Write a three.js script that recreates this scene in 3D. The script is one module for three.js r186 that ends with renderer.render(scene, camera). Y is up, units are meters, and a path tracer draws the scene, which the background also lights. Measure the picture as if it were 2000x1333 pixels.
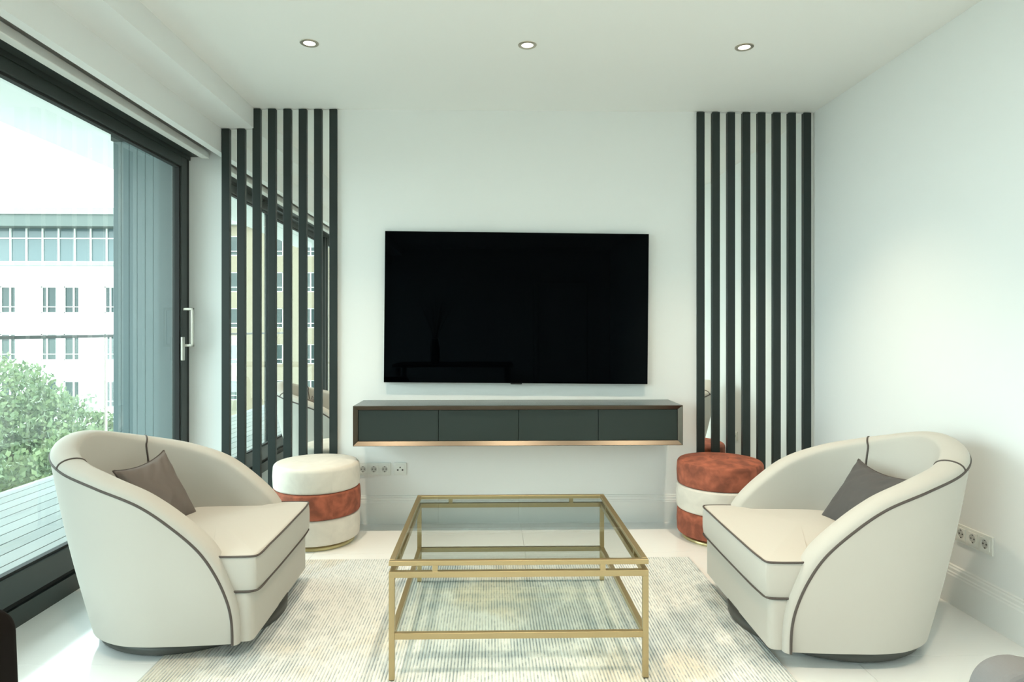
import * as THREE from 'three';
import { RoundedBoxGeometry } from 'three/addons/geometries/RoundedBoxGeometry.js';
import { mergeGeometries } from 'three/addons/utils/BufferGeometryUtils.js';
import { ImprovedNoise } from 'three/addons/math/ImprovedNoise.js';

// ------------------------------------------------------------------ camera, sky, exposure
const scene = new THREE.Scene();
const FOCAL = 1270, VPX = 957, VPY = 644, YAW = THREE.MathUtils.degToRad(1.2);
const camera = new THREE.PerspectiveCamera(2 * Math.atan(1333 / 2 / FOCAL) * 180 / Math.PI, 2000 / 1333, 0.05, 400);
camera.position.set(0, 1.27, 4.276);
camera.rotation.set(0, -YAW, 0);
camera.setViewOffset(2000, 1333, 1000 - (VPX + FOCAL * Math.tan(YAW)), 666.5 - VPY, 2000, 1333);
camera.updateProjectionMatrix();
scene.add(camera);

scene.background = new THREE.Color().setRGB(4.9, 5.65, 5.7);          // even overcast sky
const renderer = new THREE.WebGLRenderer();
renderer.toneMapping = THREE.LinearToneMapping;
renderer.toneMappingExposure = 1.11;
renderer.shadowMap.enabled = true;
const LAMP_CANDELA = 7.5, LAMP_COLOR = new THREE.Color().setRGB(1, 0.82, 0.60);

// ------------------------------------------------------------------ helpers
function mulberry(a) { return () => { a |= 0; a = a + 0x6D2B79F5 | 0; let t = Math.imul(a ^ a >>> 15, 1 | a); t = t + Math.imul(t ^ t >>> 7, 61 | t) ^ t; return ((t ^ t >>> 14) >>> 0) / 4294967296; }; }
const noise3 = new ImprovedNoise();
const fbm = (x, y, z = 0, o = 4) => { let s = 0, a = 0.5; for (let i = 0; i < o; i++) { s += a * noise3.noise(x, y, z + i * 7.3); x *= 2; y *= 2; a *= 0.5; } return s; };
const taken = new Map();
function numbered(n) { const k = taken.get(n) || 0; taken.set(n, k + 1); return k ? n + '_' + String(k).padStart(3, '0') : n; }
function part(name, geo, mat, parent) { const m = new THREE.Mesh(geo, mat); m.name = name; m.castShadow = m.receiveShadow = true; parent.add(m); return m; }
function thing(name, label, category, pos = [0, 0, 0], ry = 0, group) {
  const g = new THREE.Group(); g.name = numbered(name); g.position.set(...pos); g.rotation.y = ry;
  g.userData = { label, category }; if (group) g.userData.group = group; scene.add(g); return g;
}
function struct(name, geo, mat, label, parent = scene) { const m = part(name, geo, mat, parent); if (parent === scene) m.userData = { kind: 'structure', label }; return m; }
function structGroup(name, label) { const g = new THREE.Group(); g.name = name; g.userData = { kind: 'structure', label }; scene.add(g); return g; }
// box by min and max corners
function bx(x0, x1, y0, y1, z0, z1) { const g = new THREE.BoxGeometry(x1 - x0, y1 - y0, z1 - z0); g.translate((x0 + x1) / 2, (y0 + y1) / 2, (z0 + z1) / 2); return g; }
function rbx(x0, x1, y0, y1, z0, z1, r = 0.004, seg = 2) {
  const w = x1 - x0, h = y1 - y0, d = z1 - z0; r = Math.min(r, w / 2.05, h / 2.05, d / 2.05);
  const g = new RoundedBoxGeometry(w, h, d, seg, r); g.translate((x0 + x1) / 2, (y0 + y1) / 2, (z0 + z1) / 2); return g;
}
function merge(list) { return mergeGeometries(list.map(g => { const q = g.index ? g.toNonIndexed() : g; for (const k of Object.keys(q.attributes)) if (!['position', 'normal', 'uv'].includes(k)) q.deleteAttribute(k); return q; })); }
function grid(rows, uvs, closedU = false) {   // rows of Vector3, smooth normals
  const n = rows.length, m = rows[0].length, pos = [], uv = [], idx = [];
  for (let i = 0; i < n; i++) for (let j = 0; j < m; j++) { const p = rows[i][j]; pos.push(p.x, p.y, p.z); const q = uvs ? uvs(i, j, p) : [j / m, i / n]; uv.push(q[0], q[1]); }
  for (let i = 0; i < n - 1; i++) for (let j = 0; j < m - 1; j++) { const a = i * m + j, b = a + 1, c = a + m, d = c + 1; idx.push(a, b, d, a, d, c); }
  const g = new THREE.BufferGeometry();
  g.setAttribute('position', new THREE.Float32BufferAttribute(pos, 3)); g.setAttribute('uv', new THREE.Float32BufferAttribute(uv, 2));
  g.setIndex(idx); g.computeVertexNormals();
  if (closedU) { const N = g.attributes.normal; for (let i = 0; i < n; i++) { const a = i * m, b = a + m - 1; const x = N.getX(a) + N.getX(b), y = N.getY(a) + N.getY(b), z = N.getZ(a) + N.getZ(b), l = Math.hypot(x, y, z) || 1; N.setXYZ(a, x / l, y / l, z / l); N.setXYZ(b, x / l, y / l, z / l); } }
  return g;
}
function tube(pts, r, closed = false, seg = 120, rad = 8) { return new THREE.TubeGeometry(new THREE.CatmullRomCurve3(pts, closed, 'centripetal'), seg, r, rad, closed); }
function lathe(profile, seg = 64) { return new THREE.LatheGeometry(profile.map(p => new THREE.Vector2(p[0], p[1])), seg); }
function dataTex(size, fn, srgb, rx = 1, ry = 1, h = size) {
  const d = new Uint8Array(size * h * 4);
  for (let j = 0; j < h; j++) for (let i = 0; i < size; i++) { const c = fn(i / size, j / h, i, j), o = (j * size + i) * 4; d[o] = c[0]; d[o + 1] = c[1]; d[o + 2] = c[2]; d[o + 3] = 255; }
  const t = new THREE.DataTexture(d, size, h); t.wrapS = t.wrapT = THREE.RepeatWrapping; t.magFilter = THREE.LinearFilter; t.minFilter = THREE.LinearMipmapLinearFilter; t.generateMipmaps = true;
  if (srgb) t.colorSpace = THREE.SRGBColorSpace; t.repeat.set(rx, ry); t.needsUpdate = true; return t;
}
const std = (o) => { const { rgb, ...r } = o; const m = new THREE.MeshStandardMaterial(r); if (rgb) m.color.setRGB(...rgb); return m; };
const phys = (o) => { const { rgb, ...r } = o; const m = new THREE.MeshPhysicalMaterial(r); if (rgb) m.color.setRGB(...rgb); return m; };

// ------------------------------------------------------------------ materials
const rndT = mulberry(11);
const grainTex = dataTex(256, () => { const v = 110 + rndT() * 90; return [v, v, v]; }, false, 1, 1);
const weaveTex = dataTex(256, (u, v, i, j) => { const w = 128 + 40 * Math.sin(i * Math.PI / 2) * Math.cos(j * Math.PI / 2) + (rndT() - 0.5) * 60; return [w, w, w]; }, false, 8, 8);
const velvetTex = (base, amp, seed, sc) => dataTex(512, (u, v) => {
  const w = fbm(u * 3 + seed, v * 3, 2, 3) * 0.5, n = fbm(u * sc * 2 + w * 3 + seed, v * sc * 2 - w * 2, 0, 6) * 2, k = 1 + amp * Math.max(-1, Math.min(1, n * 1.8));
  return base.map(c => Math.max(0, Math.min(255, c * k)));
}, true);
const M = {
  wall: std({ rgb: [0.85, 0.87, 0.86], roughness: 0.85 }),
  ceiling: std({ rgb: [0.89, 0.905, 0.885], roughness: 0.9 }),
  trim: std({ rgb: [0.86, 0.88, 0.86], roughness: 0.45 }),
  tile: std({ rgb: [0.85, 0.865, 0.855], roughness: 0.10 }),
  grout: std({ rgb: [0.76, 0.78, 0.76], roughness: 0.8 }),
  slat: std({ rgb: [0.010, 0.020, 0.019], roughness: 0.42 }),
  mirror: std({ rgb: [0.90, 0.93, 0.91], roughness: 0.0, metalness: 1 }),
  frame: std({ rgb: [0.030, 0.040, 0.038], roughness: 0.42 }),
  gasket: std({ rgb: [0.012, 0.014, 0.014], roughness: 0.7 }),
  glass: phys({ rgb: [0.90, 0.97, 0.95], roughness: 0, transmission: 1, thickness: 0, ior: 1.5 }),
  tableGlass: phys({ rgb: [0.965, 0.99, 0.98], roughness: 0, transmission: 1, thickness: 0, ior: 1.5 }),
  steel: std({ rgb: [0.62, 0.61, 0.57], roughness: 0.28, metalness: 1 }),
  white: std({ rgb: [0.80, 0.81, 0.78], roughness: 0.4 }),
  socket: std({ rgb: [0.78, 0.80, 0.76], roughness: 0.3 }),
  socketHole: std({ rgb: [0.07, 0.07, 0.065], roughness: 0.6 }),
  socketDish: std({ rgb: [0.55, 0.56, 0.53], roughness: 0.4 }),
  screen: phys({ rgb: [0.0003, 0.0005, 0.0008], roughness: 0.02, specularIntensity: 0.09, specularColor: new THREE.Color(0.7, 0.88, 1) }),
  tvBody: std({ rgb: [0.010, 0.011, 0.012], roughness: 0.4 }),
  lacquer: std({ rgb: [0.018, 0.029, 0.026], roughness: 0.24 }),
  lacquerDoor: std({ rgb: [0.015, 0.027, 0.024], roughness: 0.45 }),
  bronze: std({ rgb: [0.115, 0.10, 0.08], roughness: 0.36, metalness: 1 }),
  brass: std({ rgb: [0.50, 0.395, 0.22], roughness: 0.36, metalness: 0.85 }),
  gold: std({ rgb: [0.66, 0.56, 0.30], roughness: 0.3, metalness: 0.9 }),
  cream: phys({ rgb: [0.535, 0.515, 0.47], roughness: 0.85, sheen: 0.5, sheenRoughness: 0.5, sheenColor: new THREE.Color(0.8, 0.8, 0.75), bumpMap: weaveTex, bumpScale: 0.0004 }),
  piping: std({ rgb: [0.085, 0.070, 0.062], roughness: 0.7 }),
  plinth: std({ rgb: [0.085, 0.088, 0.080], roughness: 0.4, metalness: 0.3 }),
  taupe: phys({ rgb: [0.155, 0.130, 0.115], roughness: 0.75, sheen: 0.7, sheenRoughness: 0.4, sheenColor: new THREE.Color(0.35, 0.38, 0.4), bumpMap: weaveTex, bumpScale: 0.0003 }),
  charcoal: phys({ rgb: [0.085, 0.080, 0.078], roughness: 0.8, sheen: 0.5, sheenRoughness: 0.5, sheenColor: new THREE.Color(0.3, 0.33, 0.36), bumpMap: weaveTex, bumpScale: 0.0003 }),
  darkChair: phys({ rgb: [0.005, 0.0035, 0.003], roughness: 0.8, specularIntensity: 0.25, bumpMap: weaveTex, bumpScale: 0.0004 }),
  greyChair: std({ rgb: [0.19, 0.19, 0.195], roughness: 0.9, bumpMap: weaveTex, bumpScale: 0.0006 }),
  blackMetal: std({ rgb: [0.015, 0.015, 0.015], roughness: 0.4 }),
  lampTrim: std({ rgb: [0.55, 0.50, 0.42], roughness: 0.3, metalness: 0.9 }),
  lampLens: std({ rgb: [0.9, 0.9, 0.9], emissive: new THREE.Color().setRGB(1, 0.93, 0.80), emissiveIntensity: 2.2 }),
  deck: [0, 1, 2].map(i => std({ rgb: [0.23 + i * 0.015, 0.25 + i * 0.015, 0.245 + i * 0.015], roughness: 0.75, bumpMap: grainTex, bumpScale: 0.0006 })),
  soffit: std({ rgb: [0.85, 0.87, 0.86], roughness: 0.9 }),
  cladding: std({ rgb: [0.13, 0.175, 0.185], roughness: 0.45 }),
  facade: std({ rgb: [0.78, 0.81, 0.77], roughness: 0.9 }),
  facadeCream: std({ rgb: [0.28, 0.24, 0.17], roughness: 0.9 }),
  facadeTrim: std({ rgb: [0.30, 0.33, 0.31], roughness: 0.8 }),
  roofEdge: std({ rgb: [0.13, 0.16, 0.15], roughness: 0.8 }),
  farGlass: std({ rgb: [0.035, 0.060, 0.060], roughness: 0.12 }),
  paleGlass: std({ rgb: [0.12, 0.17, 0.18], roughness: 0.1 }),
  ground: std({ rgb: [0.28, 0.29, 0.27], roughness: 0.95 }),
  leaf: [[0.15, 0.20, 0.09], [0.115, 0.165, 0.075], [0.19, 0.24, 0.11]].map(c => phys({ rgb: c, roughness: 0.9, transmission: 0.3, thickness: 0, side: THREE.DoubleSide })),
  bark: std({ rgb: [0.10, 0.08, 0.06], roughness: 0.95 }),
  tableWood: std({ rgb: [0.05, 0.035, 0.028], roughness: 0.4 }),
  vase: std({ rgb: [0.02, 0.02, 0.022], roughness: 0.2 }),
};
M.pouf = { white: std({ map: velvetTex([218, 213, 203], 0.022, 1, 4.2), roughness: 0.9 }), rust: std({ map: velvetTex([154, 86, 64], 0.16, 4, 4.5), roughness: 0.85 }) };

for (const m of Object.values(M.pouf)) m.map.wrapS = m.map.wrapT = THREE.MirroredRepeatWrapping;

// ------------------------------------------------------------------ room shell
const CEIL = 2.71, BACK = 7.4, WL = -1.745, WR = 2.148, WIN = -2.0, HEAD = 2.42, SOFF = 2.578, REV = -0.10;
const floor = structGroup('floor', 'glossy white large-format tile floor');
part('screed', bx(-2.20, WR + 0.2, -0.25, -0.012, -0.3, BACK + 0.2), M.grout, floor);
{ // tiles 1.2 x 1.2
  const tg = rbx(-0.5994, 0.5994, -0.012, 0, -0.5994, 0.5994, 0.0004, 1);
  for (let i = 0; i < 4; i++) for (let k = 0; k < 7; k++) { const t = part(i + k ? 'tile_' + String(i * 7 + k).padStart(3, '0') : 'tile', tg, M.tile, floor); t.position.set(-1.6 + i * 1.2, 0, 0.48 + k * 1.2 - 0.5); }
}
struct('ceiling', bx(-2.25, WR + 0.2, CEIL, CEIL + 0.2, -0.3, BACK + 0.2), M.ceiling, 'smooth white ceiling with a row of downlights');
struct('wall_back', bx(WL, WR + 0.2, -0.05, CEIL + 0.02, -0.3, 0), M.wall, 'plain white wall behind the television');
struct('wall_right', bx(WR, WR + 0.2, -0.05, CEIL + 0.02, 0, BACK), M.wall, 'plain white side wall behind the right armchair');
struct('wall_rear', bx(-2.2, WR + 0.2, -0.05, CEIL + 0.02, BACK, BACK + 0.2), M.wall, 'white wall at the dining end of the room');
struct('wall_return', bx(-2.2, WL, -0.05, CEIL, -0.3, REV), M.wall, 'narrow white reveal wall beside the sliding window');
const soff = structGroup('soffit', 'stepped white ceiling bulkhead above the sliding windows');
part('bulkhead', bx(-2.2, -1.535, SOFF, CEIL + 0.01, REV, BACK), M.wall, soff);
part('lintel', bx(-1.795, WL, HEAD, SOFF, REV, BACK), M.wall, soff);
part('blind_channel', merge([bx(-1.925, -1.797, SOFF - 0.012, SOFF - 0.001, REV, BACK), bx(-1.7975, -1.7955, HEAD + 0.004, SOFF - 0.001, REV, BACK)]), M.frame, soff);
part('window_head', bx(-2.2, -1.925, HEAD, SOFF, REV, BACK), M.frame, soff);
// skirting: stepped profile
function skirting(name, len, x, z, ry, label) {
  const s = new THREE.Shape(); const pr = [[0, 0], [0.020, 0], [0.020, 0.135], [0.017, 0.141], [0.017, 0.148], [0.013, 0.153], [0.013, 0.166], [0.008, 0.172], [0.008, 0.178], [0, 0.182]];
  pr.forEach((p, i) => i ? s.lineTo(p[0], p[1]) : s.moveTo(p[0], p[1]));
  const g = new THREE.ExtrudeGeometry(s, { depth: len, bevelEnabled: false });
  const m = struct(name, g, M.trim, label); m.position.set(x, 0, z); m.rotation.y = ry; return m;
}
skirting('baseboard_right', BACK - 0.066, WR, BACK, Math.PI, 'white moulded skirting along the plain side wall');
skirting('baseboard_back', 1.360 + 0.994, -0.994, 0, Math.PI / 2, 'white moulded skirting below the television').position.set(1.360, 0, 0);
scene.getObjectByName('baseboard_back').rotation.y = -Math.PI / 2;
skirting('baseboard_rear', 3.9, -1.75, BACK, Math.PI / 2, 'white moulded skirting at the dining end');

// ------------------------------------------------------------------ sliding windows along the left side
function windowUnit(n, z0, z1, sliding, label) {
  const w = structGroup('window_' + n, label), xo = sliding ? WIN : WIN - 0.055, fr = 0.04;
  // fixed frame
  part('sill', bx(WIN - 0.16, WIN - 0.012, -0.02, 0.085, z0, z1), M.frame, w);
  part('sill_groove', bx(WIN - 0.15, WIN - 0.03, 0.085, 0.115, z0, z1), M.gasket, w);
  part('head', bx(WIN - 0.16, WIN + 0.005, HEAD - 0.025, HEAD, z0, z1), M.frame, w);
  part('jamb', bx(WIN - 0.095, WIN - 0.005, 0, HEAD, z0, z0 + fr), M.gasket, w);
  part('jamb', bx(WIN - 0.095, WIN - 0.005, 0, HEAD, z1 - fr, z1), M.frame, w);
  if (n === 1) part('outer_reveal', bx(-2.199, WIN - 0.095, 0, HEAD, z0, z0 + 0.006), M.cladding, w);
  // sash
  const a = z0 + fr, b = z1 - fr, st = sliding ? 0.072 : 0.05, xb = xo - 0.065, top = HEAD - 0.025, lo = 0.118, rl = sliding ? 0.118 : 0.09, rt = sliding ? 0.062 : 0.05;
  const s = new THREE.Group(); s.name = 'sash'; w.add(s);
  part('stile', rbx(xb, xo, lo, top, a, a + st, 0.004), M.frame, s); part('stile', rbx(xb, xo, lo, top, b - st, b, 0.004), M.frame, s);
  part('rail', rbx(xb, xo, lo, lo + rl, a + st - 0.002, b - st + 0.002, 0.004), M.frame, s);
  part('rail', rbx(xb, xo, top - rt, top, a + st - 0.002, b - st + 0.002, 0.004), M.frame, s);
  const g0 = a + st, g1 = b - st, y0 = lo + rl, y1 = top - rt, bd = 0.012, xg = xo - 0.012;
  part('glazing_bead', merge([bx(xg - 0.03, xg, y0, y0 + bd, g0, g1), bx(xg - 0.03, xg, y1 - bd, y1, g0, g1), bx(xg - 0.03, xg, y0, y1, g0, g0 + bd), bx(xg - 0.03, xg, y0, y1, g1 - bd, g1)]), M.gasket, s);
  const pg = new THREE.PlaneGeometry(g1 - g0 + 0.01, y1 - y0 + 0.01); pg.rotateY(Math.PI / 2); pg.translate(xo - 0.03, (y0 + y1) / 2, (g0 + g1) / 2);
  part('pane', pg, M.glass, s);
  return { w, s, zs: a + st / 2, xo };
}
const w1 = windowUnit(1, REV, 1.86, true, 'dark framed sliding glass door to the balcony');
windowUnit(2, 1.86, 3.72, false, 'dark framed fixed glass pane beside the sliding door');
windowUnit(3, 3.72, 5.58, true, 'second dark framed sliding glass door behind the camera');
windowUnit(4, 5.58, BACK, false, 'dark framed fixed glass pane at the dining end');
{ // pull handle and lock plate on the sliding sash
  const zc = w1.zs + 0.012, x = WIN;
  const path = [[x - 0.004, 1.165], [x + 0.055, 1.165], [x + 0.055, 1.405], [x - 0.004, 1.405]];
  part('handle', merge([rbx(x - 0.004, x + 0.066, 1.157, 1.175, zc - 0.010, zc + 0.010, 0.004), rbx(x + 0.05, x + 0.066, 1.157, 1.412, zc - 0.010, zc + 0.010, 0.004), rbx(x - 0.004, x + 0.066, 1.394, 1.412, zc - 0.010, zc + 0.010, 0.004)]), M.steel, w1.w).userData.label = 'brushed steel pull handle';
  part('lock_plate', rbx(x - 0.002, x + 0.012, 1.068, 1.222, zc + 0.004, zc + 0.036, 0.004), M.steel, w1.w);
}
// roller blinds hidden in the slot; only the white bottom rail shows
function blind(z0, z1, label) {
  const b = thing('roller_blind', label, 'blind', [-1.878, HEAD, (z0 + z1) / 2]);
  const L = z1 - z0 - 0.03;
  part('bottom_rail', rbx(-0.028, 0.022, -0.02, 0.024, -L / 2, L / 2, 0.004), M.white, b);
  const e = part('end_cap', rbx(-0.026, 0.020, -0.018, 0.022, L / 2 - 0.001, L / 2 + 0.004, 0.002), M.socket, b);
  const sc = new THREE.CylinderGeometry(0.003, 0.003, 0.003, 10); sc.rotateX(Math.PI / 2); sc.translate(-0.006, 0.006, L / 2 + 0.005); part('screw', sc, M.socketHole, e);
  part('fabric', bx(-0.004, 0, 0.02, 0.150, -L / 2 + 0.01, L / 2 - 0.01), M.white, b);
  return b;
}
blind(REV + 0.02, 1.80, 'white bottom rail of a raised roller blind over the sliding door');
blind(1.84, 3.70, 'white bottom rail of a raised roller blind over the fixed pane behind the camera');

// ------------------------------------------------------------------ slatted mirror screens
function slatScreen(x0, pitch, n, tops, mir, label) {
  const g = thing('slat_screen', label, 'slat screen', [x0, 0, 0]);
  for (const [a, b, h] of mir) part('mirror_panel', bx(a - x0, b - x0, 0.002, h, 0.001, 0.006), M.mirror, g);
  for (let i = 0; i < n; i++) part(i ? 'slat_' + String(i).padStart(3, '0') : 'slat', rbx(i * pitch, i * pitch + 0.051, 0.002, tops(i), 0.0062, 0.022, 0.002, 2), M.slat, g);
  return g;
}
slatScreen(-1.741, 0.0993, 8, i => (i < 2 ? SOFF : CEIL) - 0.004, [[WL + 0.003, -1.536, SOFF - 0.004], [-1.536, -0.996, CEIL - 0.006]], 'dark vertical slats over mirror strips beside the sliding window');
slatScreen(1.363, 0.1013, 8, () => CEIL - 0.006, [[1.364, 2.122, CEIL - 0.010]], 'dark vertical slats over mirror strips beside the plain side wall');

// ------------------------------------------------------------------ television
{
  const tv = thing('television', 'large thin black flat-screen television mounted on the white wall', 'television', [0.175, 1.411, 0]);
  tv.rotation.z = -THREE.MathUtils.degToRad(0.5);
  part('wall_bracket', bx(-0.25, 0.25, -0.2, 0.2, 0.001, 0.03), M.tvBody, tv);
  part('housing', rbx(-0.860, 0.860, -0.4915, 0.4915, 0.028, 0.046, 0.003), M.tvBody, tv);
  part('screen', bx(-0.8575, 0.8575, -0.489, 0.489, 0.0462, 0.0472), M.screen, tv);
  part('sensor_bump', rbx(-0.037, 0.037, -0.498, -0.489, 0.03, 0.045, 0.003), M.tvBody, tv);
}
// ------------------------------------------------------------------ floating cabinet
{
  const X0 = -0.827, X1 = 1.176, Y0 = 0.564, Y1 = 0.807, ZF = 0.335, c = thing('floating_cabinet', 'long dark green wall-hung cabinet with bronze edging below the television', 'cabinet', [(X0 + X1) / 2, Y0, 0]);
  const W = X1 - X0, H = Y1 - Y0, hw = W / 2, t = 0.026, dp = 0.0195;
  part('body', merge([bx(-hw, hw, H - 0.022, H, 0.001, ZF - dp - 0.003), bx(-hw, hw, 0, 0.022, 0.001, ZF - dp - 0.003), bx(-hw, -hw + 0.022, 0.022, H - 0.022, 0.001, ZF - dp - 0.003), bx(hw - 0.022, hw, 0.022, H - 0.022, 0.001, ZF - dp - 0.003), bx(-hw + 0.022, hw - 0.022, 0.022, H - 0.022, 0.001, ZF - 0.06)]), M.lacquer, c);
  // four mitred bevel strips: lip in front, sloping back to the doors
  const lip = 0.0022;
  const strip = (a, b, fn) => { // prism between mitred ends; (s along, v across 0..t, z)
    const sec = [[0, ZF - dp - 0.004], [0, ZF], [lip, ZF], [t, ZF - dp], [t, ZF - dp - 0.004]], rows = [];
    const pos = [];
    const P = (e, q) => fn(e === 0 ? a + q[0] : b - q[0], q[0], q[1]);
    for (let i = 0; i < sec.length; i++) { const j = (i + 1) % sec.length, A = P(0, sec[i]), B = P(1, sec[i]), C = P(1, sec[j]), D = P(0, sec[j]); pos.push(...A, ...B, ...C, ...A, ...C, ...D); }
    const g = new THREE.BufferGeometry(); g.setAttribute('position', new THREE.Float32BufferAttribute(pos, 3)); g.setAttribute('uv', new THREE.Float32BufferAttribute(new Float32Array(pos.length / 3 * 2), 2)); g.computeVertexNormals(); return g;
  };
  part('bevel_strip', strip(-hw, hw, (s, v, z) => [s, v, z]), M.bronze, c);
  part('bevel_strip', strip(-hw, hw, (s, v, z) => [s, H - v, z]), M.bronze, c);
  part('bevel_strip', strip(0, H, (s, v, z) => [-hw + v, s, z]), M.bronze, c);
  part('bevel_strip', strip(0, H, (s, v, z) => [hw - v, s, z]), M.bronze, c);
  const dw = (W - 2 * t) / 4;
  for (let i = 0; i < 4; i++) part(i ? 'door_' + String(i).padStart(3, '0') : 'door', rbx(-hw + t + i * dw + 0.0018, -hw + t + (i + 1) * dw - 0.0018, t + 0.002, H - t - 0.002, ZF - dp - 0.022, ZF - dp - 0.003, 0.0015, 1), M.lacquerDoor, c);
}
// ------------------------------------------------------------------ wall sockets
function sockets(kinds, pos, ry, label) {
  const n = kinds.length, P = 0.071, L = n * P + 0.010, g = thing('wall_socket', label, 'socket', pos, ry);
  part('cover_frame', rbx(-L / 2, L / 2, -0.0405, 0.0405, 0.0005, 0.009, 0.002), M.socket, g);
  kinds.forEach((k, i) => {
    const x = (i - (n - 1) / 2) * P, hole = (r, px, py, z) => { const c = new THREE.CylinderGeometry(r, r, 0.002, 16); c.rotateX(Math.PI / 2); c.translate(x + px, py, z); return c; };
    if (k === 'power') {
      const o = new THREE.Shape(); o.moveTo(-0.027, -0.027); o.lineTo(0.027, -0.027); o.lineTo(0.027, 0.027); o.lineTo(-0.027, 0.027); const h = new THREE.Path(); h.absarc(0, 0, 0.0195, 0, Math.PI * 2, true); o.holes.push(h);
      const ge = new THREE.ExtrudeGeometry(o, { depth: 0.004, bevelEnabled: false, curveSegments: 24 }); ge.translate(x, 0, 0.0088);
      const ins = part('insert', ge, M.socket, g);
      part('dish', hole(0.0195, 0, 0, 0.0095), M.socketDish, ins);
      part('pin_holes', merge([hole(0.0036, -0.0095, 0, 0.0108), hole(0.0036, 0.0095, 0, 0.0108), bx(x - 0.003, x + 0.003, 0.0145, 0.0195, 0.0095, 0.012), bx(x - 0.003, x + 0.003, -0.0195, -0.0145, 0.0095, 0.012)]), M.socketHole, ins);
    } else {
      const ins = part('insert', rbx(x - 0.0275, x + 0.0275, -0.0275, 0.0275, 0.009, 0.0125, 0.001), M.socket, g);
      part('outlet_holes', merge([hole(0.0058, -0.0155, -0.006, 0.0125), hole(0.0058, 0.0155, -0.006, 0.0125), hole(0.0048, 0, 0.011, 0.0125)]), M.socketHole, ins);
    }
  });
}
sockets(['power', 'power', 'power'], [-0.759, 0.357, 0], 0, 'white triple power socket below the cabinet beside the white-topped pouf');
sockets(['aerial'], [-0.587, 0.357, 0], 0, 'white single aerial socket with three round holes below the cabinet');
sockets(['power', 'power', 'power'], [WR, 0.342, 1.439], -Math.PI / 2, 'white triple power socket on the side wall behind the right armchair');

// ------------------------------------------------------------------ ceiling downlights
function downlight(x, z, label, group) {
  const g = thing('downlight', label, 'downlight', [x, CEIL, z], 0, group);
  part('trim_ring', lathe([[0.030, 0.0], [0.030, -0.003], [0.034, -0.0045], [0.045, -0.0035], [0.047, -0.001], [0.047, 0.0]], 40), M.lampTrim, g);
  const l = lathe([[0.0, -0.0015], [0.022, -0.0015], [0.031, -0.001]], 32); part('lamp_lens', l, M.lampLens, g);
  const s = new THREE.SpotLight(LAMP_COLOR, LAMP_CANDELA, 0, THREE.MathUtils.degToRad(46), 0.9, 2);
  s.name = 'downlight_beam'; s.position.set(0, -0.012, 0); s.target.position.set(0, -2, 0); s.castShadow = true; s.shadow.radius = 1.5; g.add(s, s.target);
}
downlight(-0.907, 0.99, 'round recessed ceiling downlight nearest the sliding window');
downlight(0.189, 0.99, 'round recessed ceiling downlight above the glass table, middle of the row');
downlight(1.295, 0.99, 'round recessed ceiling downlight nearest the plain side wall');
for (const z of [2.95, 4.9]) for (const x of [-0.907, 0.189, 1.295]) downlight(x, z, 'round recessed ceiling downlight over the dining end of the room', 'downlights over the dining end');

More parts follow.
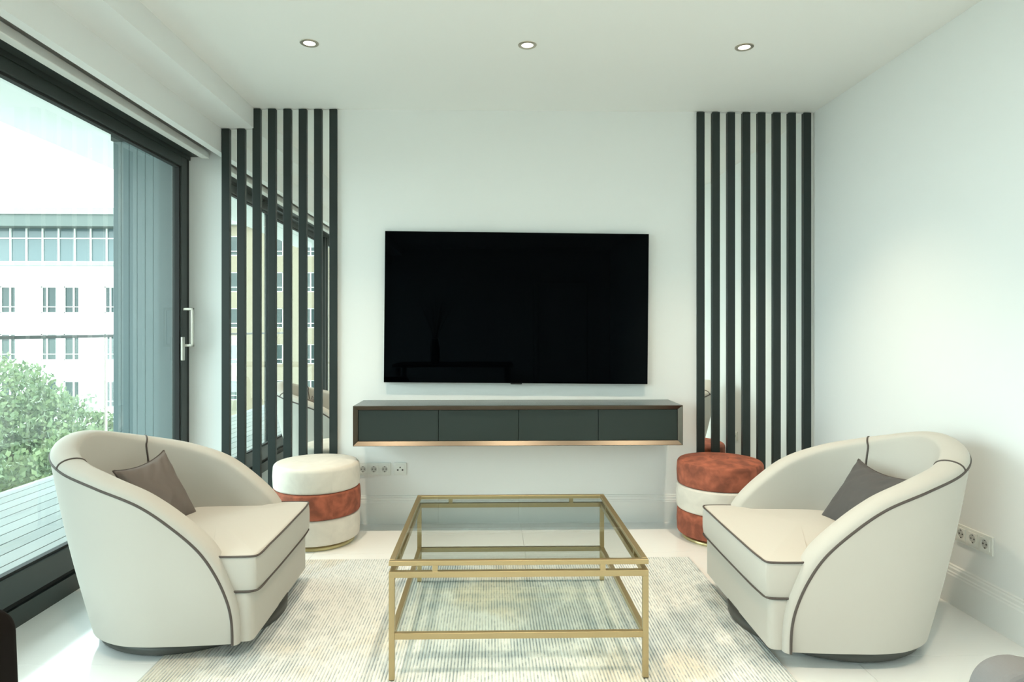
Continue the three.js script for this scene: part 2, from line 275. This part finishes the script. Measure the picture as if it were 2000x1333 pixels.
// ------------------------------------------------------------------ rug
{
  const x0 = -1.265, x1 = 1.10, z0 = 0.695, z1 = 2.85, W = x1 - x0, L = z1 - z0, pitch = 0.0128, n = Math.round(W / pitch), T = 0.010;
  const r2 = mulberry(5), TW = 1480, TH = 1024, dash = new Float32Array(n * 700).map(() => r2());
  const map = dataTex(TW, (u, v) => {
    const x = u * W, z = v * L, rib = u * n, fr = rib - Math.floor(rib), k = Math.floor(rib);
    const a = fbm(x * 1.6 + 3, z * 1.2, 1, 4) * 2.2, b = fbm(x * 2.3 + 9, z * 1.7 + 4, 5, 4) * 2.2, f = fbm(x * 14, z * 9, 9, 3) * 2;
    const d = dash[k * 700 + Math.floor(v * 700)], d2 = dash[((k * 37) % n) * 700 + Math.floor(v * 90 + k * 0.37) % 700];
    let c = [219, 222, 220];
    const beige = THREE.MathUtils.clamp(a * 1.1 + f * 0.25 - 0.08, 0, 0.5), blue = THREE.MathUtils.clamp(b * 1.1 + f * 0.3 + 0.02, 0, 0.8);
    c = c.map((q, i) => q + ([206, 192, 168][i] - q) * beige); c = c.map((q, i) => q + ([172, 185, 190][i] - q) * blue * 0.7);
    const line = Math.max(0, 1 - Math.abs(fr - 0.5) / 0.27), strong = THREE.MathUtils.clamp(0.40 + blue * 0.4 + f * 0.25 + (d2 - 0.5) * 0.5 + (d - 0.5) * 0.3, 0.05, 0.95);
    c = c.map((q, i) => q + ([98, 112, 120][i] - q) * Math.min(1, line * 1.3) * strong);
    const s = 1 + (d - 0.5) * 0.06; return c.map(q => Math.min(255, q * s));
  }, true, 1, 1, TH);
  map.wrapS = map.wrapT = THREE.ClampToEdgeWrapping;
  const rm = std({ map, roughness: 0.95 });
  const pos = [], uv = [], idx = [], prof = [0.35, 0.8, 1, 1, 0.8, 0.35], zs = [0, 1 / 3, 2 / 3, 1];
  const cols = []; cols.push([0, 0]); for (let k = 0; k < n; k++) prof.forEach((h, i) => cols.push([(k + (i + 0.5) / 6 + 0.5) / n, T * (0.72 + 0.28 * h)])); cols.push([1, 0]);
  const C = cols.filter(c => c[0] <= 1);
  for (const v of zs) for (const [u, h] of C) { pos.push((u - 0.5) * W, h, (v - 0.5) * L); uv.push(u, v); }
  const m = C.length; for (let i = 0; i < zs.length - 1; i++) for (let j = 0; j < m - 1; j++) { const a = i * m + j; idx.push(a, a + m, a + m + 1, a, a + m + 1, a + 1); }
  const g = new THREE.BufferGeometry(); g.setAttribute('position', new THREE.Float32BufferAttribute(pos, 3)); g.setAttribute('uv', new THREE.Float32BufferAttribute(uv, 2)); g.setIndex(idx); g.computeVertexNormals();
  const rug = thing('rug', 'ribbed cream and blue-grey distressed area rug under the glass table', 'rug', [(x0 + x1) / 2, 0.0005, (z0 + z1) / 2]);
  part('pile', g, rm, rug);
  part('backing', bx(-W / 2, W / 2, 0, 0.006, -L / 2, L / 2), std({ rgb: [0.5, 0.5, 0.46], roughness: 0.95 }), rug);
}
// ------------------------------------------------------------------ coffee table
{
  const cx = 0.105, cz = 1.475, S = 0.4675, b = 0.0205, h = 0.44, t = thing('coffee_table', 'square brass coffee table with clear glass top on the rug', 'coffee table', [cx, 0.0105, cz]);
  const H = h - 0.0105;
  for (const [sx, sz] of [[-1, -1], [1, -1], [-1, 1], [1, 1]]) {
    const x = sx > 0 ? [S - b, S] : [-S, -S + b], z = sz > 0 ? [S - b, S] : [-S, -S + b];
    const l = part('leg', rbx(x[0], x[1], 0.003, H - 0.060, z[0], z[1], 0.0015), M.brass, t);
    part('foot_pad', bx(x[0] + 0.002, x[1] - 0.002, 0, 0.003, z[0] + 0.002, z[1] - 0.002), M.blackMetal, l);
  }
  const ring = (name, y0, y1, w, s = S) => { part(name, rbx(-s, s, y0, y1, s - w, s, 0.0015), M.brass, t); part(name, rbx(-s, s, y0, y1, -s, -s + w, 0.0015), M.brass, t); part(name, rbx(-s, -s + w, y0, y1, -s + w, s - w, 0.0015), M.brass, t); part(name, rbx(s - w, s, y0, y1, -s + w, s - w, 0.0015), M.brass, t); };
  ring('top_rail', H - 0.017, H, 0.0205); ring('apron_rail', H - 0.060, H - 0.038, 0.0205);
  { const s = S - 0.002, y0 = 0.148, y1 = 0.170, w = 0.0205; const q = S - b;
    part('lower_rail', rbx(-q, q, y0, y1, S - w, S - 0.001, 0.0015), M.brass, t); part('lower_rail', rbx(-q, q, y0, y1, -S + 0.001, -S + w, 0.0015), M.brass, t);
    part('lower_rail', rbx(-S + 0.001, -S + w, y0, y1, -q, q, 0.0015), M.brass, t); part('lower_rail', rbx(S - w, S - 0.001, y0, y1, -q, q, 0.0015), M.brass, t); }
  const sp = 0.302; for (const e of [-1, 1]) for (const s of [-sp, sp]) {
    part('spacer_block', bx(s - 0.0095, s + 0.0095, H - 0.039, H - 0.016, e > 0 ? S - 0.0195 : -S + 0.001, e > 0 ? S - 0.001 : -S + 0.0195), M.brass, t);
    part('spacer_block', bx(e > 0 ? S - 0.0195 : -S + 0.001, e > 0 ? S - 0.001 : -S + 0.0195, H - 0.039, H - 0.016, s - 0.0095, s + 0.0095), M.brass, t);
  }
  part('glass_top', bx(-S + 0.019, S - 0.019, H - 0.010, H - 0.003, -S + 0.019, S - 0.019), M.tableGlass, t).userData.label = 'clear glass top';
  part('glass_shelf', bx(-S + 0.019, S - 0.019, 0.160, 0.166, -S + 0.019, S - 0.019), M.tableGlass, t).userData.label = 'clear glass lower shelf';
}
// ------------------------------------------------------------------ striped poufs
function pouf(cols, pos, label) {
  const g = thing('pouf', label, 'pouf', pos, 0.6), R = 0.252;
  part('plinth', lathe([[0, 0], [0.220, 0], [0.222, 0.002], [0.222, 0.032], [0, 0.032]], 64), M.gold, g).userData.label = 'polished gold plinth';
  cols.forEach((c, i) => {
    const y0 = 0.032 + i * 0.148, y1 = y0 + 0.148, top = i === 2, r = R + (i === 1 ? 0.004 : 0), e = 0.016, pr = [[0, y0 + 0.001], [r - e, y0 + 0.001]];
    for (let k = 1; k <= 5; k++) { const a = k / 5 * Math.PI / 2; pr.push([r - e + e * Math.sin(a), y0 + e * (1 - Math.cos(a))]); }
    pr.push([r + 0.003, (y0 + y1) / 2]);
    const e2 = top ? 0.026 : e; for (let k = 0; k <= 6; k++) { const a = k / 6 * Math.PI / 2; pr.push([r - e2 + e2 * Math.cos(a), y1 - e2 + e2 * Math.sin(a)]); }
    if (top) pr.push([r * 0.75, y1 + 0.006], [r * 0.5, y1 + 0.009], [r * 0.25, y1 + 0.011], [0, y1 + 0.0115]); else pr.push([0, y1]);
    const lg = lathe(pr, 96), p = lg.attributes.position, q = lg.attributes.normal, uv = lg.attributes.uv;
    for (let k = 0; k < p.count; k++) { if (q.getY(k) > 0.75) uv.setXY(k, p.getX(k) / 0.6 + 0.5, p.getZ(k) / 0.6 + 0.5); else uv.setXY(k, uv.getX(k) * 1.6 / 0.6, p.getY(k) / 0.6 + i * 0.37); }
    part(c + '_cushion_band', lg, M.pouf[c], g);
  });
}
pouf(['white', 'rust', 'white'], [-1.045, 0, 0.325], 'round velvet pouf with white top and bottom bands and a rust middle band');
pouf(['rust', 'white', 'rust'], [1.405, 0, 0.325], 'round velvet pouf with rust top and bottom bands and a white middle band');

// ------------------------------------------------------------------ swivel armchairs
function makeArmchair() {
  const g = new THREE.Group();
  const A = 0.562, B = 0.440, N = 2.2, XF = 0.304, YB = 0.068;
  const zOf = x => x >= 0 ? 0.424 + 0.016 * (1 - (x / XF) ** 2) : B * Math.pow(Math.max(0, 1 - Math.pow(-x / A, N)), 1 / N);
  const half = [[XF, YB], [0.303, 0.126], [0.298, 0.18], [0.285, 0.235], [0.250, 0.322], [0.186, 0.424], [0.075, 0.527], [-0.036, 0.603], [-0.206, 0.666], [-0.38, 0.712], [-0.49, 0.746], [-0.548, 0.774]];
  const ctrl = half.map(([x, h]) => new THREE.Vector3(x, h, zOf(x)));
  ctrl.push(new THREE.Vector3(-A, 0.786, 0)); for (let i = half.length - 1; i >= 0; i--) ctrl.push(new THREE.Vector3(half[i][0], half[i][1], -zOf(half[i][0])));
  const curve = new THREE.CatmullRomCurve3(ctrl, false, 'centripetal'), NS = 180;
  const P = curve.getSpacedPoints(NS), T = P.map((_, i) => P[Math.min(NS, i + 1)].clone().sub(P[Math.max(0, i - 1)]).normalize());
  const inward = p => { if (p.x >= 0) return new THREE.Vector3(0, 0, -Math.sign(p.z)); const nx = Math.pow(-p.x / A, N - 1) / A, nz = -Math.sign(p.z) * Math.pow(Math.abs(p.z) / B, N - 1) / B; return new THREE.Vector3(nx, 0, nz).normalize(); };
  const sm = (a, b, x) => { const t = Math.max(0, Math.min(1, (x - a) / (b - a))); return t * t * (3 - 2 * t); };
  const outer = [], inner = [], edge = [];
  for (let i = 0; i <= NS; i++) {
    const p = P[i], n = inward(p), q = Math.abs(i / NS * 2 - 1), fr = sm(0.72, 0.95, q);      // fr: 1 at the front end
    const w = 0.105 - 0.050 * fr, b = 0.036 - 0.014 * fr;
    let m = new THREE.Vector3().crossVectors(T[i], n).normalize(); if (m.x + m.y < 0) m.negate();
    const col = []; for (let k = 0; k <= 10; k++) { const s = k / 10, bt = new THREE.Vector3(p.x < 0 ? p.x * 0.665 : p.x, YB, p.z * 0.965); const v = bt.lerp(p, s); v.addScaledVector(n, -0.010 * Math.sin(Math.PI * s) * (1 - fr)); col.push(v); }
    outer.push(col);
    const ic = [], R = []; for (let k = 0; k <= 12; k++) { const s = k / 12, v = p.clone().addScaledVector(n, w * (0.5 - 0.5 * Math.cos(Math.PI * s))).addScaledVector(m, b * Math.pow(Math.sin(Math.PI * s), 0.8)); ic.push(v); }
    const e = ic[12], yb = 0.22, lean = e.x < 0 ? 0.84 : 1; for (let k = 1; k <= 10; k++) { const s = k / 10; const bt = new THREE.Vector3(e.x * lean, Math.min(yb, e.y), e.z * 0.97); const v = e.clone().lerp(bt, s); v.addScaledVector(n, 0.015 * Math.sin(Math.PI * s) * (1 - fr)); ic.push(v); }
    inner.push(ic); edge.push(p.clone().addScaledVector(n, 0.002));
  }
  const flip = rows => rows[0].map((_, j) => rows.map(r => r[j]));
  part('outer_shell', grid(flip(outer), (i, j, p) => [j * 0.012, p.y]), M.cream, g);
  part('inner_shell', grid(flip(inner), (i, j, p) => [j * 0.012, i * 0.03]), M.cream, g);
  part('rim_piping', tube(edge.filter((_, i) => i % 3 === 0), 0.0058, false, 240, 8), M.piping, g).userData.label = 'dark piping along the rim';
  // seam piping between back and arms
  for (const s of [0.372, 0.628]) { const i = Math.round(s * NS); part('seam_piping', tube(inner[i].map((v, k) => v.clone()), 0.0042, false, 60, 6), M.piping, g); }
  // seat body
  { const sh = new THREE.Shape(), c = 0.03, h = 0.392, f = 0.366; sh.moveTo(f - c, -h); sh.quadraticCurveTo(f, -h, f, -h + c); sh.lineTo(f, h - c); sh.quadraticCurveTo(f, h, f - c, h); sh.lineTo(0, h); sh.quadraticCurveTo(-0.32, h, -0.32, 0); sh.quadraticCurveTo(-0.32, -h, 0, -h); sh.closePath();
    const e = new THREE.ExtrudeGeometry(sh, { depth: 0.180, bevelEnabled: true, bevelSize: 0.004, bevelThickness: 0.004, bevelSegments: 2, curveSegments: 12 }); e.rotateX(-Math.PI / 2); e.translate(0, YB + 0.004, 0); part('seat_base', e, M.cream, g); }
  // loose T cushion
  let pts = [[0.392, -0.398], [0.392, 0.398], [0.215, 0.398], [0.205, 0.340], [-0.12, 0.335], [-0.32, 0.22], [-0.38, 0], [-0.32, -0.22], [-0.12, -0.335], [0.205, -0.340], [0.215, -0.398]].map(p => new THREE.Vector2(...p));
  for (let it = 0; it < 3; it++) { const o = []; pts.forEach((p, i) => { const q = pts[(i + 1) % pts.length], l = p.distanceTo(q), c = Math.min(0.25, (it ? 0.25 : 0.022 / l)); o.push(p.clone().lerp(q, c), p.clone().lerp(q, 1 - c)); }); pts = o; }
  const cxx = 0.08, y0 = 0.259, y1 = 0.399, ring = (s, y) => { const r = pts.map(p => new THREE.Vector3(cxx + (p.x - cxx) * s, y, p.y * s)); r.push(r[0].clone()); return r; };
  const crown = s => 0.030 * (1 - s * s) ** 1.2;
  const rows = [ring(0.0, y0), ring(0.9, y0), ring(0.985, y0), ring(0.998, y0 + 0.008), ring(1.008, y0 + 0.035), ring(1.010, (y0 + y1) / 2), ring(1.008, y1 - 0.035), ring(0.998, y1 - 0.008), ring(0.985, y1)];
  for (const s of [0.95, 0.88, 0.78, 0.64, 0.48, 0.3, 0.12, 0.0]) rows.push(ring(s, y1 + crown(s)));
  const cu = part('seat_cushion', grid(rows, (i, j, p) => [p.x, p.z + p.y], true), M.cream, g);
  const loop = (s, y) => ring(s, y).slice(0, -1).filter((_, i) => i % 2 === 0);
  part('cushion_piping', tube(loop(0.999, y1 - 0.002), 0.0042, true, 260, 6), M.piping, cu);
  part('cushion_piping', tube(loop(0.999, y0 + 0.004), 0.0042, true, 260, 6), M.piping, cu);
  part('swivel_plinth', lathe([[0, 0.0112], [0.370, 0.0112], [0.374, 0.0145], [0.376, 0.074], [0, 0.074]], 72), M.plinth, g).userData.label = 'dark round swivel plinth';
  for (const z of [-0.15, 0.15]) { const gl = new THREE.CylinderGeometry(0.022, 0.022, 0.0112, 16); gl.translate(-0.27, 0.0056, z); part('floor_glide', gl, M.blackMetal, g); }
  return g;
}
const chairProto = makeArmchair();
function armchair(pos, ry, label) { const g = chairProto.clone(); g.name = numbered('swivel_armchair'); g.position.set(...pos); g.rotation.y = ry; g.userData = { label, category: 'armchair' }; scene.add(g); return g; }
const RAD = THREE.MathUtils.degToRad;
const LC = [-1.290, 0, 1.368], RC = [1.428, 0, 1.478];
armchair(LC, RAD(1.0), 'cream velvet tub swivel armchair with dark piping beside the sliding window');
armchair(RC, Math.PI - RAD(1.5), 'cream velvet tub swivel armchair with dark piping beside the plain side wall');

// ------------------------------------------------------------------ scatter cushions
function pillowGeo(S, Tk, seed) {
  const n = 40, mk = sgn => { const rows = []; for (let i = 0; i <= n; i++) { const r = []; for (let j = 0; j <= n; j++) {
    const a = j / n * 2 - 1, b = i / n * 2 - 1, x = S * a * (1 - 0.15 * (1 - b * b)), y = S * b * (1 - 0.15 * (1 - a * a));
    const e = (1 - a * a) * (1 - b * b), wr = fbm(a * 2.2 + seed, b * 2.2, sgn, 3) * 0.012 * Math.sqrt(e) + 0.008 * Math.sin((a - b) * 14 + seed) * Math.exp(-((1 - b) ** 2) * 8) * Math.sqrt(e);
    r.push(new THREE.Vector3(sgn * x, y, sgn * (Tk * Math.pow(e, 0.42) + wr))); } rows.push(r); } return grid(rows, (i, j, p) => [p.x, p.y]); };
  const rim = []; for (let k = 0; k < 80; k++) { const t = k / 20, q = Math.floor(t), f = (t - q) * 2 - 1; const [a, b] = [[f, -1], [1, f], [-f, 1], [-1, -f]][q]; rim.push(new THREE.Vector3(S * a * (1 - 0.15 * (1 - b * b)), S * b * (1 - 0.15 * (1 - a * a)), 0)); }
  return [merge([mk(1), mk(-1)]), tube(rim, 0.0035, true, 200, 6)];
}
function pillow(base, dir, label, seed, mat, dx = 0, dy = 0, tilt = 27) {
  const [g1, g2] = pillowGeo(0.175, 0.060, seed), g = thing('scatter_cushion', label, 'cushion', [base[0] + dir * (-0.185 + dx), 0.534 + dy, base[2] - 0.015]);
  g.rotation.order = 'YXZ'; g.rotation.set(RAD(-tilt), dir * Math.PI / 2 - dir * RAD(8), dir * RAD(4));
  part('cover', g1, mat, g); part('piping', g2, M.piping, g);
}
pillow(LC, 1, 'taupe satin scatter cushion in the armchair beside the sliding window', 2, M.taupe);
pillow(RC, -1, 'charcoal velvet scatter cushion in the armchair beside the plain side wall', 6, M.charcoal, -0.02, -0.022, 34);

// ------------------------------------------------------------------ chairs at the edge of the frame
function sideChair(pos, ry, mat, rc, label, category, H, width, sag) {
  const g = thing('dining_chair', label, category, pos, ry), hw = width / 2, rows = [];
  part('seat', rbx(-hw, hw, 0.36, 0.46, -0.25, 0.25, 0.04, 4), mat, g);
  // upholstered back: rounded slab, slightly tapering upwards
  const sh = new THREE.Shape(), tw = hw - 0.012; sh.moveTo(-hw, 0.40); sh.lineTo(-tw, H - rc); sh.quadraticCurveTo(-tw, H, -tw + rc, H); sh.quadraticCurveTo(0, H - sag, tw - rc, H); sh.quadraticCurveTo(tw, H, tw, H - rc); sh.lineTo(hw, 0.40); sh.closePath();
  const bg = new THREE.ExtrudeGeometry(sh, { depth: 0.05, bevelEnabled: true, bevelSize: 0.018, bevelThickness: 0.02, bevelSegments: 5, curveSegments: 16 }); bg.translate(0, 0, -0.27);
  part('backrest', bg, mat, g);
  for (const [x, z] of [[-1, -1], [1, -1], [-1, 1], [1, 1]]) { const l = new THREE.CylinderGeometry(0.016, 0.010, 0.36, 12); l.translate(x * (hw - 0.05), 0.18, z * 0.20); part('leg', l, M.blackMetal, g); }
}
sideChair([-1.135, 0, 3.30], 0, M.darkChair, 0.035, 'dark brown upholstered chair standing nearest the sliding window sill', 'chair', 0.725, 0.46, 0);
sideChair([1.235, 0.0, 3.20], 0, M.greyChair, 0.07, 'grey fabric chair with rounded back near the plain side wall', 'chair', 0.565, 0.44, 0.03);

// ------------------------------------------------------------------ dining end (seen only in the dark screen)
{
  const d = structGroup('door_1', 'plain white room door with lever handle'); d.position.set(1.3, 0, BACK);
  part('leaf', bx(-0.43, 0.43, 0, 2.1, -0.04, -0.001), M.trim, d); part('door_frame', merge([bx(-0.52, -0.44, 0, 2.19, -0.05, -0.001), bx(0.44, 0.52, 0, 2.19, -0.05, -0.001), bx(-0.52, 0.52, 2.11, 2.19, -0.05, -0.001)]), M.trim, d);
  part('lever_handle', merge([rbx(-0.39, -0.26, 1.04, 1.06, -0.10, -0.085, 0.004), rbx(-0.39, -0.37, 1.035, 1.065, -0.10, -0.04, 0.004)]), M.steel, d);
  const t = thing('dining_table', 'dark wooden dining table at the far end of the room', 'table', [-0.55, 0, 5.9]);
  part('table_top', rbx(-0.9, 0.9, 0.71, 0.75, -0.45, 0.45, 0.006), M.tableWood, t); for (const [x, z] of [[-1, -1], [1, -1], [-1, 1], [1, 1]]) part('leg', bx(x * 0.82 - 0.03, x * 0.82 + 0.03, 0, 0.71, z * 0.38 - 0.03, z * 0.38 + 0.03), M.tableWood, t);
  const v = thing('branch_vase', 'dark vase of bare branches on the dining table', 'vase', [-0.85, 0.75, 5.9]);
  part('vase_body', lathe([[0, 0], [0.06, 0], [0.075, 0.1], [0.07, 0.25], [0.05, 0.36], [0.055, 0.38], [0.045, 0.38], [0.04, 0.3], [0, 0.28]], 32), M.vase, v);
  const r = mulberry(3); for (let i = 0; i < 18; i++) { const a = r() * 6.28, o = 0.1 + r() * 0.28, h = 0.65 + r() * 0.35; part('branch', tube([new THREE.Vector3(0, 0.3, 0), new THREE.Vector3(Math.cos(a) * o * 0.4, 0.3 + h * 0.35, Math.sin(a) * o * 0.4), new THREE.Vector3(Math.cos(a) * o, 0.3 + h * 0.75, Math.sin(a) * o)], 0.004, false, 12, 5), M.bark, v); }
}

// ------------------------------------------------------------------ balcony
{
  const DY = 0.075, XE = -3.60;
  const dk = thing('balcony_deck', 'pale weathered timber decking on the balcony', 'decking', [-2.225, 0, 0]);
  const bw = 0.1265, n = Math.floor((-2.18 - XE) / bw), bg = rbx(-bw + 0.006, 0, DY - 0.024, DY, -3.6, 7.6, 0.003, 1);
  for (let i = 0; i < n; i++) { const b = part(i ? 'board_' + String(i).padStart(3, '0') : 'board', bg, M.deck[(i * 7) % 3], dk); b.position.x = -i * bw + 0.02; }
  part('joist', bx(-1.42, 0.0, DY - 0.10, DY - 0.03, -3.6, 7.6), M.gasket, dk);
  struct('balcony_slab', bx(XE - 0.02, -2.2, -0.25, -0.03, -3.7, 7.7), M.soffit, 'concrete balcony floor slab outside the window');
  struct('balcony_canopy', bx(-3.53, -2.2, 2.77, 2.95, -3.7, 7.7), M.soffit, 'white underside of the balcony above outside the window');
  struct('outer_wall', merge([bx(-2.2, -2.0, CEIL + 0.2, 3.6, -3.7, 7.7), bx(-2.2, -1.9, -3, 3.6, -3.7, -0.3)]), M.facade, 'white outer wall of the apartment beside the sliding window');
  // ribbed privacy panel at the end of the balcony
  const p = thing('privacy_panel', 'blue-grey ribbed metal privacy panel at the end of the balcony', 'panel', [-2.71, DY, -0.78]);
  part('sheet', bx(-0.182, 0.185, 0, 2.64, -0.012, 0), M.cladding, p);
  for (let i = 0; i < 6; i++) part(i ? 'rib_' + String(i).padStart(3, '0') : 'rib', rbx(-0.180 + i * 0.0610, -0.180 + i * 0.0610 + 0.0585, 0, 2.64, 0.0, 0.005, 0.0025, 2), M.cladding, p);
  part('edge_post', rbx(0.186, 0.216, 0, 2.69, -0.03, 0.03, 0.003), M.frame, p);
  part('cap', bx(-0.19, 0.19, 2.64, 2.69, -0.02, 0.02), M.frame, p);
  const r = thing('balcony_railing', 'glass balcony railing with slim dark handrail outside the window', 'railing', [-3.55, DY, 0]);
  part('handrail', rbx(-0.02, 0.02, 1.122, 1.148, -3.5, 7.4, 0.003), M.frame, r);
  for (let i = 0; i < 6; i++) { const z = -3.5 + i * 1.69; part('post', bx(-0.006, 0.006, 0, 1.122, z - 0.012, z + 0.012), M.steel, r); const pg = new THREE.PlaneGeometry(1.66, 1.08); pg.rotateY(Math.PI / 2); pg.translate(0, 0.57, z + 0.845); if (i < 5) part('glass_panel', pg, M.glass, r); }
}

// ------------------------------------------------------------------ buildings across the street
const GROUND = -12.5;
struct('street_ground', bx(-140, 60, GROUND - 0.5, GROUND, -120, 140), M.ground, 'street level ground far below the balcony');
function farWindow(parent, x, y, w, h, zf, mull, sillM) {
  const f = part('window', merge([bx(x, x + w, y, y + 0.07, zf - 0.16, zf - 0.08), bx(x, x + w, y + h - 0.07, y + h, zf - 0.16, zf - 0.08), bx(x, x + 0.07, y, y + h, zf - 0.16, zf - 0.08), bx(x + w - 0.07, x + w, y, y + h, zf - 0.16, zf - 0.08), bx(x + w * mull - 0.04, x + w * mull + 0.04, y, y + h, zf - 0.16, zf - 0.07), bx(x, x + w, y + h * 0.22, y + h * 0.22 + 0.06, zf - 0.16, zf - 0.07)]), M.facade, parent);
  part('pane', bx(x, x + w, y, y + h, zf - 0.22, zf - 0.17), M.farGlass, f);
  return [x, y, w, h];
}
function wallWithHoles(x0, x1, y0, y1, z, th, holes) {
  const s = new THREE.Shape(); s.moveTo(x0, y0); s.lineTo(x1, y0); s.lineTo(x1, y1); s.lineTo(x0, y1); s.closePath();
  for (const [x, y, w, h] of holes) { const p = new THREE.Path(); p.moveTo(x, y); p.lineTo(x, y + h); p.lineTo(x + w, y + h); p.lineTo(x + w, y); p.closePath(); s.holes.push(p); }
  const g = new THREE.ExtrudeGeometry(s, { depth: th, bevelEnabled: false }); g.translate(0, 0, z - th); return g;
}
{
  const ZB = -41.7, b = thing('office_building', 'white office building with paired windows and glazed top floor across the street', 'building', [-30, GROUND, ZB]);
  const Y = v => v - GROUND, holes = [], x0 = -26, x1 = 24;   // local x: world + 30
  for (let k = -5; k <= 4; k++) for (let f = 0; f < 4; f++) for (const o of [0, 1.56]) { const x = -1.32 + k * 4.375 + o, y = Y(2.41 - f * 3.30); if (x > x0 + 0.5 && x + 1.07 < x1 - 0.5) holes.push(farWindow(b, x, y, 1.07, 1.86, 0, o ? 0.62 : 0.36)); }
  part('wall', wallWithHoles(x0, x1, 0, Y(5.72), 0, 0.3, holes), M.facade, b);
  part('core', bx(x0, x1, 0, Y(5.7), -12, -0.5), M.facade, b);
  part('ledge', bx(x0, x1, Y(5.72), Y(5.95), -12, 0.22), M.facadeTrim, b);
  // glazed top floor
  let i = 0; for (let x = x0 + 0.2; x < x1 - 1; x += 1.11, i++) { const f = part('glazed_bay', merge([bx(x, x + 0.09, Y(5.95), Y(8.4), -0.3, -0.2), bx(x, x + 1.11, Y(7.62), Y(7.70), -0.3, -0.22), bx(x, x + 1.11, Y(5.95), Y(6.05), -0.3, -0.22)]), M.facade, b); part('pane', bx(x + 0.09, x + 1.11, Y(5.95), Y(8.4), -0.36, -0.31), M.paleGlass, f); }
  part('top_core', bx(x0, x1, Y(5.95), Y(8.4), -12, -0.8), M.facadeTrim, b);
  part('roof_eave', bx(x0 - 0.5, x1 + 0.5, Y(8.35), Y(9.15), -12, 0.9), M.roofEdge, b);
  part('roof_edge', bx(x0 - 0.6, x1 + 0.6, Y(9.15), Y(9.6), -12, 1.0), M.facadeTrim, b);
}
{
  const ZB = 52, b = thing('cream_building', 'cream rendered apartment building seen in the mirror strips', 'building', [-24, GROUND, ZB], Math.PI), holes = [];
  const Y = v => v - GROUND; for (let k = -6; k <= 6; k++) for (let f = 0; f < 5; f++) { const x = k * 3.1, y = Y(7.6 - f * 3.1); holes.push(farWindow(b, x, y, 1.5, 1.7, 0, 0.5)); }
  part('wall', wallWithHoles(-22, 22, 0, Y(10.2), 0, 0.3, holes), M.facadeCream, b); part('core', bx(-22, 22, 0, Y(10.2), -10, -0.5), M.facadeCream, b); part('roof', bx(-22.5, 22.5, Y(10.2), Y(10.7), -10, 0.6), M.facadeTrim, b);
}
// ------------------------------------------------------------------ trees
function tree(x, z, top, blobs, seed, label, dens) {
  const g = thing('tree', label, 'tree', [x, GROUND, z]), r = mulberry(seed), H = top - GROUND;
  const tr = tube([new THREE.Vector3(0, 0, 0), new THREE.Vector3(0.1, H * 0.4, 0.05), new THREE.Vector3(-0.1, H * 0.8, 0)], 0.16, false, 20, 8); part('trunk', tr, M.bark, g);
  const lg = new THREE.BufferGeometry(); lg.setAttribute('position', new THREE.Float32BufferAttribute([0, 0, 0, 0.5, 0.45, 0.06, 0, 1, 0, -0.5, 0.45, 0.06], 3)); lg.setAttribute('uv', new THREE.Float32BufferAttribute([0.5, 0, 1, 0.5, 0.5, 1, 0, 0.5], 2)); lg.setIndex([0, 1, 2, 0, 2, 3]); lg.computeVertexNormals();
  for (let m = 0; m < 3; m++) {
    const list = []; const D = new THREE.Object3D();
    for (const [bx_, by, bz, R] of blobs) { const n = Math.floor(dens * R * R); for (let i = 0; i < n; i++) {
      const th = r() * 6.283, c = r() * 2 - 1, s = Math.sqrt(1 - c * c); let rad = R * (0.72 + 0.33 * Math.pow(r(), 0.6)); const dx = Math.cos(th) * s, dz = Math.sin(th) * s;
      rad *= 1 + 0.28 * fbm(dx * 2.2 + bx_, c * 2.2 + by, dz * 2.2 + bz, 3) * 2;
      D.position.set(bx_ + dx * rad, by + H + c * rad * 0.8, bz + dz * rad); D.rotation.set(r() * 6.28, r() * 6.28, r() * 6.28); const k = 0.10 + r() * 0.13; D.scale.set(k * 0.7, k, k); D.updateMatrix(); list.push(D.matrix.clone()); } }
    const im = new THREE.InstancedMesh(lg, M.leaf[m], list.length); list.forEach((q, i) => im.setMatrixAt(i, q)); im.name = 'foliage'; im.userData.kind = 'stuff'; im.castShadow = im.receiveShadow = true; g.add(im);
  }
}
tree(-15.6, -17.5, -1.6, [[-1.2, 0.2, 0, 2.1], [0.9, -0.9, 0.3, 2.1], [-2.4, -2.2, 0.5, 2.2], [0.2, -3.2, 0.8, 2.4], [2.2, -1.9, -0.6, 1.9], [3.2, -3.0, -0.3, 1.7]], 21, 'leafy pale green tree in front of the white office building', 460);
tree(-11.0, -13.5, -1.9, [[0.1, -0.9, 0, 1.6], [-1.4, -1.6, 0.4, 1.6], [0.9, -2.2, 0.3, 1.5], [-0.4, -2.8, 0, 2.0]], 31, 'leafy green street tree just beyond the balcony railing', 520);
tree(-19.8, -22, -2.6, [[0, -1, 0, 2.6], [2.4, -2, 0, 2.4], [-1, -3, 0.4, 2.8]], 41, 'leafy green tree standing closest to the white office building', 260);

scene.traverse(o => { if (o.isMesh) { o.castShadow = true; o.receiveShadow = true; } });
renderer.render(scene, camera);
